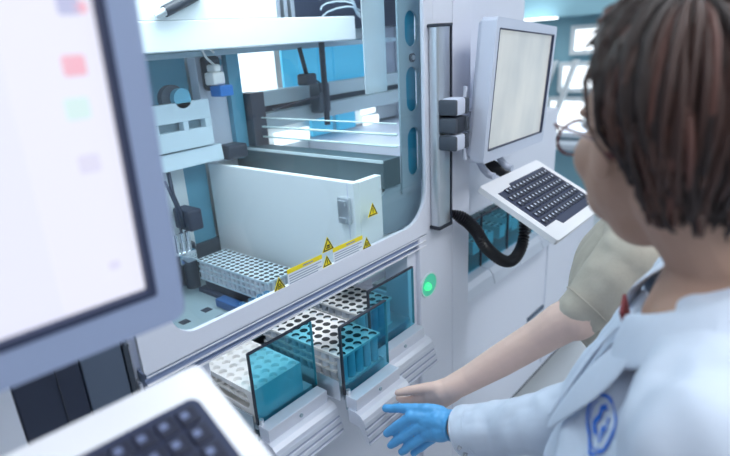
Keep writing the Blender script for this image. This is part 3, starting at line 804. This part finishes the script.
HAND2 = {
    'thumb': [(0.8330, -0.2710, 0.9705, 0.0160), (0.8241, -0.2424, 0.9627, 0.0125), (0.8134, -0.2167, 0.9545, 0.0105), (0.8080, -0.1996, 0.9468, 0.0098), (0.8025, -0.1850, 0.9401, 0.0080)],
    'index': [(0.8364, -0.2687, 0.9529, 0.0150), (0.8271, -0.2350, 0.9392, 0.0115), (0.8165, -0.2085, 0.9241, 0.0098), (0.8130, -0.1924, 0.9180, 0.0090), (0.8128, -0.1793, 0.9190, 0.0078)],
    'middle': [(0.8416, -0.2702, 0.9456, 0.0150), (0.8348, -0.2448, 0.9276, 0.0115), (0.8211, -0.2205, 0.9111, 0.0098), (0.8169, -0.2025, 0.9071, 0.0090), (0.8184, -0.1882, 0.9078, 0.0078)],
    'ring': [(0.8453, -0.2703, 0.9385, 0.0140), (0.8410, -0.2506, 0.9175, 0.0110), (0.8312, -0.2289, 0.9010, 0.0092), (0.8281, -0.2127, 0.8958, 0.0085), (0.8283, -0.1995, 0.8977, 0.0075)],
    'little': [(0.8511, -0.2716, 0.9332, 0.0130), (0.8497, -0.2550, 0.9092, 0.0100), (0.8435, -0.2385, 0.8928, 0.0085), (0.8404, -0.2251, 0.8887, 0.0078), (0.8408, -0.2144, 0.8890, 0.0070)],
    'palm': [(0.8457, -0.2917, 0.9717, 0.0245), (0.8388, -0.2745, 0.9613, 0.0250), (0.8342, -0.2529, 0.9489, 0.0205)],
    'palm2': [(0.8482, -0.2902, 0.9649, 0.0245), (0.8395, -0.2691, 0.9400, 0.0215), (.8335, -.2500, .9290, .0170)],
}
ARM2 = {
    'arm': [(0.8457, -0.2917, 0.9717, 0.0255), (0.8647, -0.3221, 0.9962, 0.0270), (0.8875, -0.3746, 1.0446, 0.0315), (0.9103, -0.4419, 1.1092, 0.0340), (0.9184, -0.4774, 1.1459, 0.0375), (0.9242, -0.4993, 1.1600, 0.0410), (0.9419, -0.5186, 1.1879, 0.0410), (1.0021, -0.5601, 1.2584, 0.0500)],
}
SLEEVE2 = {
    's': [(0.9287, -0.5055, 1.1719, 0.0425), (0.9459, -0.5203, 1.1926, 0.0475), (0.9730, -0.5390, 1.2258, 0.0550), (1.0106, -0.5609, 1.2595, 0.0600)],
}
ARM1 = {
    'arm': [(0.7737, -0.3306, 0.9453, 0.0255), (0.7722, -0.3577, 0.9497, 0.0270), (0.7752, -0.4327, 0.9898, 0.0320), (0.7762, -0.5121, 1.0324, 0.0380), (0.7868, -0.5779, 1.0754, 0.0420)],
}
SLEEVE1 = {
    's': [(0.7671, -0.3499, 0.9399, 0.0450), (0.7725, -0.3910, 0.9608, 0.0475), (0.7761, -0.4419, 0.9892, 0.0490), (0.7762, -0.5121, 1.0324, 0.0520), (0.7877, -0.5773, 1.0784, 0.0560)],
}

Z = Vector((0, 0, 1))
def head_lumps(b, H, F, U, k=1.0):
    L = U.cross(F); ax = (F, L, U)
    at = lambda f, l, u: H + (F * f + L * l + U * u) * k
    ell(b, at(-.012, 0, .030), ax, (.098 * k, .078 * k, .090 * k))
    ell(b, at(.022, 0, -.030), ax, (.070 * k, .066 * k, .085 * k))
    ell(b, at(.040, 0, -.075), ax, (.046 * k, .050 * k, .040 * k))
    ell(b, at(.072, 0, -.098), ax, (.020 * k, .022 * k, .018 * k))
    for s in (-1, 1):
        ell(b, at(.050, s * .036, -.030), ax, (.032 * k, .030 * k, .034 * k))
        ell(b, at(.076, s * .030, .018), ax, (.012 * k, .022 * k, .010 * k))
        ell(b, at(-.010, s * .078, -.012), ax, (.018 * k, .008 * k, .032 * k))
        ell(b, at(.092, s * .010, -.036), ax, (.010 * k, .008 * k, .008 * k))
    tube(b, [at(.088, 0, .010), at(.096, 0, -.012), at(.108, 0, -.032)], [.008 * k, .009 * k, .012 * k], 10); sph(b, at(.107, 0, -.033), .012 * k)
    ell(b, at(.088, 0, -.062), ax, (.010 * k, .022 * k, .007 * k)); ell(b, at(.085, 0, -.073), ax, (.010 * k, .019 * k, .007 * k))
    return at, ax
def face_parts(at, ax, k, parent):
    for s in (-1, 1):
        b = B(); ell(b, at(.079, s * .031, .004), ax, (.011 * k, .014 * k, .009 * k), 12); obj('eye', b, 'eye_white', parent, 180)
    b = B(); ell(b, at(.0945, 0, -.067), ax, (.006 * k, .019 * k, .008 * k), 12); obj('mouth', b, 'lip', parent, 180)

def hair(name, H, F, U, k, parent, n=420, seed=3, mats=('hair_dark', 'hair_brown', 'hair_red')):
    rnd = random.Random(seed); L = U.cross(F)
    def surf(az, th, off):
        rf, rl, ru = .099 + off * (1 - .5 * max(0, math.cos(az))), .084 + off, .097 + off
        h = math.sin(th) if th < PI / 2 else max(math.sin(th), .93 - .10 * max(0., -math.cos(az)))
        return H + (F * (-.012 + rf * h * math.cos(az)) + L * (rl * h * math.sin(az)) + U * (.028 + ru * math.cos(th))) * k
    def end(az):
        a = abs((az + PI) % (2 * PI) - PI)
        pts = ((0, 30), (.5, 32), (.9, 38), (1.2, 48), (1.42, 58), (1.6, 72), (1.8, 92), (2.0, 120), (2.2, 142), (2.4, 150), (PI, 150))
        for (a0, e0), (a1, e1) in zip(pts, pts[1:]):
            if a <= a1: return math.radians(e0 + (e1 - e0) * (a - a0) / (a1 - a0))
        return math.radians(150)
    b = B()
    nu, nv = 48, 14; g = [[b.verts.new(surf(2 * PI * i / nu, end(2 * PI * i / nu) * (j + .02) / nv * .97, .000)) for i in range(nu)] for j in range(nv + 1)]
    for j in range(nv):
        for i in range(nu): b.faces.new((g[j][i], g[j][(i + 1) % nu], g[j + 1][(i + 1) % nu], g[j + 1][i])).smooth = True
    for s in range(n):
        az = rnd.uniform(-PI, PI); sg = 1 if az > 0 else -1; sw = sg * max(.0, rnd.gauss(.26, .17)) * min(1, (PI - abs(az)) / 1.2)
        th0 = rnd.uniform(.03, .9) * end(az); th1 = end(az + sw) * rnd.uniform(.86, 1.06)
        if th1 - th0 < .3: th0 = max(.03, th1 - .6)
        wv = rnd.uniform(0, .005); ph = rnd.uniform(0, 6); o0 = rnd.uniform(-.004, .012); m = 2 if rnd.random() < .10 else (1 if rnd.random() < .4 else 0)
        front = max(0, math.cos(az))
        pts = []; rr = []
        for i in range(9):
            t = i / 8; th = th0 + (th1 - th0) * t
            pts.append(surf(az + sw * t, th, o0 + .012 * math.sin(PI * t) + front * .008 * t * t + .010 * t * rnd.random() + wv * math.sin(5 * t + ph)))
            rr.append(.0042 * k * (1 - .75 * t ** 2) * (.5 + .5 * min(1, t * 5)))
        tube(b, pts, rr, 6, True, m)
    for s in range(46):
        az = rnd.uniform(.15, 1.0) * (1 if s % 2 else -1); th0 = rnd.uniform(.12, .4); th1 = rnd.uniform(.65, 1.05); o0 = rnd.uniform(.002, .012)
        pts = [surf(az + .15 * i / 8 * (1 if s % 2 else -1), th0 + (th1 - th0) * i / 8, o0 + .016 * (i / 8) ** 2) for i in range(9)]
        tube(b, pts, [.0042 * k * (1 - .8 * (i / 8) ** 2) for i in range(9)], 6, True, s % 2)
    return obj(name, b, list(mats), parent, 60)

def limb_legs(b, hipz, P, Tl, T, r=.075):
    for s in (-1, 1):
        h = P + Tl * .09 * s
        chain(b, [(h.x, h.y, hipz, r + .005), (h.x + T.x * .02, h.y + T.y * .02, .50, .052), (h.x, h.y, .10, .036)])
        ell(b, Vector((h.x, h.y, .045)) + T * .06, (T, Tl, Z), (.12, .042, .04))
def legwear(P, Tl, T, parent, hipz):
    b = B()
    for s in (-1, 1):
        h = P + Tl * .09 * s
        chain(b, [(h.x, h.y, hipz, .092), (h.x + T.x * .02, h.y + T.y * .02, .50, .066), (h.x, h.y, .13, .056)])
    ell(b, Vector((P.x, P.y, hipz + .06)), (Tl, T, Z), (.17, .12, .12))
    organic('trousers', b, .012, 'trousers', parent, 3, .004)
    for s in (-1, 1):
        h = P + Tl * .09 * s; b = B()
        ell(b, Vector((h.x, h.y, .048)) + T * .065, (T, Tl, Z), (.135, .05, .047)); box(b, h.x - .045, h.x + .045, h.y - .06, h.y + .16, .0, .02, .008)
        organic('shoe', b, .008, 'shoe', parent, 3)

# ---- first person: lab coat, blue glove, seen from behind her left shoulder
T1 = Vector((-.208, .978, 0)); L1 = Vector((-.978, -.208, 0))
H1 = Vector((.662, -.658, 1.538)); N1 = Vector((.666, -.717, 1.375)); K1 = .99
F1 = Vector((.60, .79, .01)).normalized(); U1 = (Z - F1 * Z.dot(F1)).normalized()
p1 = thing('person', 'person in a white lab coat and blue glove, short brown hair, leaning to the drawers', 'person', (.68, -.80, 0))
MI1 = Matrix.Translation((-.68, .80, 0))
def kid(o, root, mi): o.parent = root; o.matrix_parent_inverse = mi; return o
b = B()
at1, ax1 = head_lumps(b, H1, F1, U1, K1)
hp = at1(-.035, -.006, -.05); jw = at1(.012, 0, -.088)
sph(b, jw, .042, 16)
chain(b, [(hp.x, hp.y, hp.z, .056), (*(N1 + Vector((.006, -.010, .03))), .053), (*(N1 - Z * .05), .060)], 18)
P1c = Vector((.70, -.86, .86))
ell(b, N1 + Vector((.0, .005, -.24)), (L1, T1, Z), (.135, .075, .15)); ell(b, (N1 + P1c) / 2 + T1 * .02 - Z * .03, (L1, T1, Z), (.12, .075, .20)); ell(b, P1c, (L1, T1, Z), (.150, .100, .13))
SL = N1 + L1 * .165 - Z * .075; SR = N1 - L1 * .165 - Z * .080
chain(b, [(*SL, .05), (*(N1 - Z * .03), .05), (*SR, .05)])
EL = SL + Vector((-.06, -.02, -.29)); WL = EL + Vector((.02, .14, -.20))
chain(b, [(*SL, .048), (*EL, .040), (*WL, .027)])
for i, a in enumerate((-.35, -.12, .1, .32)):
    q = WL + Vector((.01, .05, -.05)); d = Vector((math.sin(a) * .3, .35, -.9)).normalized()
    chain(b, [(*WL, .024), (*(q + Vector((a * .06, 0, 0))), .012), (*(q + Vector((a * .06, 0, 0)) + d * .045), .0095), (*(q + Vector((a * .06, .01, 0)) + d * .085), .007)], 10)
chain(b, [(*WL, .02), (*(WL + Vector((.035, .035, -.02))), .012), (*(WL + Vector((.045, .055, -.05))), .009)], 10)
chain(b, [*ARM1['arm'][:5], (*SR, .048)])
for k in ('palm', 'palm2', 'thumb', 'index', 'middle', 'ring', 'little'): chain(b, GLOVE[k], 12, .86)
limb_legs(b, .84, P1c, L1, T1)
bd1 = kid(organic('body', b, .0036, 'skin_tan', None, 5), p1, MI1)
def k1(o): return kid(o, p1, MI1)
h_before = set(bpy.data.objects)
face_parts(at1, ax1, K1, None)
hair('hair', H1, F1, U1, K1, None, 1300)
# glove
b = B()
for k in ('palm', 'palm2', 'thumb', 'index', 'middle', 'ring', 'little'): chain(b, GLOVE[k], 14)
w0, w1 = Vector(ARM1['arm'][0][:3]), Vector(ARM1['arm'][1][:3])
tube(b, [w0 + (w0 - w1) * .6, w0 + (w1 - w0) * .15, w0 + (w1 - w0) * .42], [.025, .0285, .0315], 18)
organic('glove', b, .0021, 'glove_blue', None, 3, .0012, 60)
# glasses
b = B(); Lh = ax1[1]
for s in (-1, 1):
    c = at1(.101, s * .036, -.016)
    ring = [c + (Lh * math.cos(a) * .029 + U1 * math.sin(a) * .021 + F1 * (-.006 * abs(math.cos(a)))) * K1 for a in [2 * PI * i / 24 for i in range(25)]]
    tube(b, ring, .0018, 6)
    tube(b, [at1(.098, s * .062, -.006), at1(.085, s * .076, .006), at1(.0, s * .083, .002), at1(-.03, s * .082, -.012)], .0017, 6)
tube(b, [at1(.103, .008, -.008), at1(.108, 0, -.005), at1(.103, -.008, -.008)], .0016, 6)
gf = obj('glasses', b, 'glasses_frame', None, 60)
b = B()
for s in (-1, 1):
    c = at1(.1005, s * .036, -.016)
    vs = [b.verts.new(c + (Lh * math.cos(a) * .0285 + U1 * math.sin(a) * .0205 + F1 * (-.006 * abs(math.cos(a)))) * K1) for a in [2 * PI * i / 24 for i in range(24)]]
    f = b.faces.new(vs)
    e = bmesh.ops.extrude_face_region(b, geom=[f]); bmesh.ops.translate(b, vec=F1 * -.0015, verts=[v for v in e['geom'] if isinstance(v, bmesh.types.BMVert)])
lens = obj('lens', b, 'lens', gf)
# coat
b = B()
ell(b, N1 + T1 * .0 - Z * .215, (L1, T1, Z), (.180, .118, .150)); ell(b, N1 + T1 * .02 - Z * .32, (L1, T1, Z), (.175, .132, .20))
ell(b, (N1 + P1c) / 2 - T1 * .01 - Z * .03, (L1, T1, Z), (.172, .140, .26)); ell(b, P1c, (L1, T1, Z), (.195, .145, .22)); ell(b, P1c - Z * .22, (L1, T1, Z), (.20, .15, .16))
chain(b, [(*(SL + L1 * .012), .066), (*(N1 + L1 * .075 - T1 * .02 - Z * .045), .056), (*(N1 - T1 * .03 - Z * .03), .064), (*(N1 - L1 * .075 - T1 * .02 - Z * .045), .056), (*SR, .062)], 20)
chain(b, [(*(SL + L1 * .012), .070), (*((SL + EL) / 2), .066), (*EL, .058), (*((EL + WL) / 2), .052), (*(EL * .15 + WL * .85), .046)], 20)
coat = organic('lab_coat', b, .006, 'coat_white', None, 8, .012, 15)
b = B(); chain(b, [*SLEEVE1['s'], (*SR, .062)], 20)
c0, c1 = Vector(SLEEVE1['s'][0][:3]), Vector(SLEEVE1['s'][1][:3]); d = (c1 - c0).normalized()
sl = organic('sleeve', b, .0045, 'coat_white', None, 3, .006, 22)
sl.data.transform(Matrix.Identity(4))
bm = bmesh.new(); bm.from_mesh(sl.data)
bmesh.ops.bisect_plane(bm, geom=bm.verts[:] + bm.edges[:] + bm.faces[:], plane_co=c0 + d * .012, plane_no=-d, clear_outer=True)
bm.to_mesh(sl.data); bm.free(); sl.data.shade_smooth()
md = sl.modifiers.new('thickness', 'SOLIDIFY'); md.thickness = .0025; md.offset = -1
u, w_ = frame_of(d)
b = B()
for r0, t in ((.0455, .030), (.0445, .034)):
    pass
ring = lambda c, r: [c + (u * math.cos(2 * PI * i / 28) + w_ * math.sin(2 * PI * i / 28)) * r for i in range(29)]
tube(b, ring(c0 + d * .042, .0462), .0012, 6); tube(b, ring(c0 + d * .013, .0440), .0020, 6); obj('cuff_seam', b, 'coat_shade', sl, 60)
V = (Vector((0, -.8, 1.65)) - c0).normalized(); V = (V - d * V.dot(d)).normalized(); S = d.cross(V)
for a in (-.62, -1.05):
    for sg in (1,):
        n = V * math.cos(a) + (S if S.z > 0 else -S) * math.sin(a)
        b = B(); tube(b, [c0 + d * .026 + n * .0435, c0 + d * .026 + n * .0490], .0042, 12); obj('snap_button', b, 'snap', sl, 40)
# collar and lapels
def band(name, inner, outer, m, parent, th=.004):
    b = B(); n = len(inner)
    up = [(Vector(i), Vector(o)) for i, o in zip(inner, outer)]
    rows = []
    for k, (i, o) in enumerate(up):
        mid = (i + o) / 2 + Z * .010
        rows.append([b.verts.new(i), b.verts.new(i * .5 + mid * .5 + Z * .004), b.verts.new(mid), b.verts.new(o)])
    for r0, r1 in zip(rows, rows[1:]):
        for j in range(3): b.faces.new((r0[j], r0[j + 1], r1[j + 1], r1[j])).smooth = True
    o = obj(name, b, m, parent, 60)
    md = o.modifiers.new('th', 'SOLIDIFY'); md.thickness = th; md.offset = 0
    ss = o.modifiers.new('ss', 'SUBSURF'); ss.levels = 2; ss.render_levels = 2
    return o
from mathutils.bvhtree import BVHTree
cbm = bmesh.new(); cbm.from_mesh(coat.data); CB = BVHTree.FromBMesh(cbm); cbm.free()
def onto(p, lift):
    loc, nrm, _, _ = CB.find_nearest(p)
    return loc + nrm * lift
def nk(deg, r, z, fw=0.): # a point round the neck: 0 = front, +90 = her left
    a = math.radians(deg); return N1 + T1 * (math.cos(a) * r * .95 + fw) + L1 * (math.sin(a) * r) + Z * z
degs = [28, 50, 75, 100, 130, 160, 180, 200, 230, 260, 285, 310, 332]
tl = lambda a: -.045 + .085 * (1 - math.cos(math.radians(a))) / 2
inn = [nk(a, .076, .012 + tl(a), .008) for a in degs]
out = [onto(nk(a, .125, -.040 + tl(a), .010), .008) for a in degs]
band('collar', inn, out, 'coat_white', coat, .005)
for s in (1, -1):
    q = lambda f, l, z: N1 + T1 * f + L1 * (l * s) + Z * z
    inner = [q(.080, .034, -.035), q(.110, .026, -.08), q(.142, .018, -.14), q(.158, .010, -.23)]
    outer = [q(.080, .092, -.058), q(.110, .100, -.105), q(.142, .074, -.16), q(.160, .014, -.24)]
    inner = [onto(v, .012) for v in inner]; outer = [onto(v, .014) for v in outer]
    band('lapel', inner, outer, 'coat_white', coat, .004)
b = B(); prism(b, [(-.026, -.035), (.026, -.035), (.010, -.16), (-.010, -.16)], 1, 0, .004)
bmesh.ops.transform(b, matrix=Matrix(((T1.y, T1.x, 0, 0), (-T1.x, T1.y, 0, 0), (0, 0, 1, 0), (0, 0, 0, 1))), verts=b.verts)
bmesh.ops.rotate(b, cent=(0, 0, 0), matrix=Matrix.Rotation(math.radians(-16), 3, Vector((T1.y, -T1.x, 0))), verts=b.verts)
bmesh.ops.translate(b, vec=N1 + T1 * .086, verts=b.verts); obj('undershirt', b, 'shirt_red', coat)
EC = Vector((.5544, -.6394, 1.2323)); EN = Vector((-.34, .85, .40)).normalized()
EX = Z.cross(EN).normalized(); EY = EN.cross(EX)
def stroke(bm, pts, w):
    P = [Vector((x, y)) for x, y in pts]; L_, R_ = [], []
    for i, p in enumerate(P):
        t = (P[min(i + 1, len(P) - 1)] - P[max(i - 1, 0)]).normalized(); n = Vector((-t.y, t.x)) * w / 2
        for q, lst in ((p + n, L_), (p - n, R_)): lst.append(bm.verts.new(onto(EC + EX * q.x + EY * q.y, .0016)))
    for i in range(len(P) - 1): bm.faces.new((L_[i], L_[i + 1], R_[i + 1], R_[i]))
b = B(); arc = lambda a0, a1, r, n=24: [(r * math.cos(math.radians(a0 + (a1 - a0) * i / n)), r * math.sin(math.radians(a0 + (a1 - a0) * i / n))) for i in range(n + 1)]
stroke(b, arc(20, 380, .033, 40), .0045); stroke(b, arc(150, 330, .0265), .0016)
stroke(b, [(-.006, .020), (-.012, .010), (-.010, .0), (-.013, -.010), (-.004, -.018)], .007)
stroke(b, [(.002, .016), (.006, .004), (.000, -.004), (.006, -.014)], .005); stroke(b, [(.012, .012), (.014, -.002), (.011, -.014)], .003)
ob = obj('emblem', b, 'emblem_blue', coat)

for o in set(bpy.data.objects) - h_before:
    if o.parent is None: k1(o)
nb = set(bpy.data.objects); legwear(P1c, L1, T1, None, .80)
for o in set(bpy.data.objects) - nb:
    if o.parent is None: k1(o)

# ---- second person, standing beyond the first: taupe tee, bare forearm reaching to the drawer handle
T2 = Vector((-.22, .975, 0)).normalized(); L2 = Vector((-T2.y, T2.x, 0))
SL2 = Vector(ARM2['arm'][-1][:3]); N2 = SL2 - L2 * .165 + Z * .065; H2 = N2 - T2 * .02 - L2 * .015 + Z * .165
F2 = Vector((-.20, .93, -.15)).normalized(); U2 = (Z - F2 * Z.dot(F2)).normalized()
P2c = N2 + Vector((.05, -.12, -.50))
p2 = thing('person', 'person in a taupe short sleeved shirt reaching a bare arm to the drawer', 'person', (P2c.x, P2c.y, 0))
MI2 = Matrix.Translation((-P2c.x, -P2c.y, 0))
b = B(); at2, ax2 = head_lumps(b, H2, F2, U2, .96)
hp = at2(-.02, 0, -.06)
chain(b, [(hp.x, hp.y, hp.z, .052), (*N2, .054), (*(N2 - Z * .06), .06)], 18)
SR2 = N2 - L2 * .165 - Z * .065; ER2 = SR2 + Vector((.05, -.02, -.28)); WR2 = ER2 + Vector((.04, -.02, -.24))
ell(b, N2 - Z * .19, (L2, T2, Z), (.155, .10, .18)); ell(b, (N2 + P2c) / 2, (L2, T2, Z), (.14, .10, .22)); ell(b, P2c, (L2, T2, Z), (.16, .115, .13))
chain(b, [(*SL2, .05), (*(N2 - Z * .04), .05), (*SR2, .05)])
chain(b, [(*SR2, .048), (*ER2, .038), (*WR2, .026)])
for a in (-.35, -.12, .1, .32):
    q = WR2 + Vector((.0, a * .06, -.06)); dd = Vector((-.15, math.sin(a) * .3, -.95)).normalized()
    chain(b, [(*WR2, .022), (*q, .012), (*(q + dd * .045), .0095), (*(q + dd * .08), .007)], 10)
chain(b, [(*WR2, .02), (*(WR2 + Vector((-.012, .035, -.03))), .012), (*(WR2 + Vector((-.018, .045, -.065))), .009)], 10)
chain(b, ARM2['arm'], 18)
for k in HAND2: chain(b, HAND2[k], 12)
limb_legs(b, P2c.z - .02, P2c, L2, T2)
organic('body', b, .0030, 'skin_pale', None, 5)
hair('hair', H2, F2, U2, .96, None, 260, 9)
face_parts(at2, ax2, .96, None)
b = B(); chain(b, SLEEVE2['s'], 20)
ell(b, N2 - Z * .19, (L2, T2, Z), (.172, .118, .17)); ell(b, (N2 + P2c) / 2, (L2, T2, Z), (.158, .118, .24)); ell(b, P2c, (L2, T2, Z), (.175, .13, .12))
chain(b, [(*SL2, .060), (*(N2 - L2 * -.06 - Z * .045), .055), (*(N2 - Z * .055), .056), (*(N2 - L2 * .06 - Z * .045), .055), (*SR2, .060), (*(SR2 * .45 + ER2 * .55), .052)], 20)
st = organic('shirt', b, .0045, 'tee_taupe', None, 4, .004, 18)
d = (Vector(SLEEVE2['s'][1][:3]) - Vector(SLEEVE2['s'][0][:3])).normalized(); c0 = Vector(SLEEVE2['s'][0][:3])
u, w_ = frame_of(d); b = B()
tube(b, [c0 + d * .016 + (u * math.cos(2 * PI * i / 28) + w_ * math.sin(2 * PI * i / 28)) * .0463 for i in range(29)], .0012, 6); obj('hem_seam', b, 'tee_taupe', st, 60)
nb2 = set(o for o in bpy.data.objects if o.parent is None and o.type == 'MESH' and o.name.split('.')[0] in ('body', 'hair', 'eye', 'mouth', 'shirt'))
for o in nb2: kid(o, p2, MI2)
nb = set(bpy.data.objects); legwear(P2c, L2, T2, None, P2c.z - .04)
for o in set(bpy.data.objects) - nb:
    if o.parent is None: kid(o, p2, MI2)
# ------------------------------------------------------------------ machine lamp, sky, colour
L = bpy.data.lights.new('hood_lamp', 'AREA'); L.shape = 'RECTANGLE'; L.size = .9; L.size_y = .3; L.energy = 9; L.color = (.90, .97, 1)
o = bpy.data.objects.new('hood_lamp', L); o.location = (.95, .25, 2.22); col.objects.link(o)
b = B(); box(b, .55, 1.35, .12, .38, 2.225, 2.25); part('hood_light', b, 'lamp_panel')
w = bpy.data.worlds.new('world'); sc.world = w; w.use_nodes = True
w.node_tree.nodes['Background'].inputs[0].default_value = (.85, .92, 1, 1); w.node_tree.nodes['Background'].inputs[1].default_value = .6
sc.view_settings.view_transform = 'Standard'; sc.view_settings.look = 'None'; sc.view_settings.gamma = 1
sc.view_settings.use_curve_mapping = False
sc.view_settings.exposure = .0
sc.cycles.use_denoising = True
sc.cycles.max_bounces = 10; sc.cycles.transparent_max_bounces = 24
sc.cycles.sample_clamp_indirect = 4
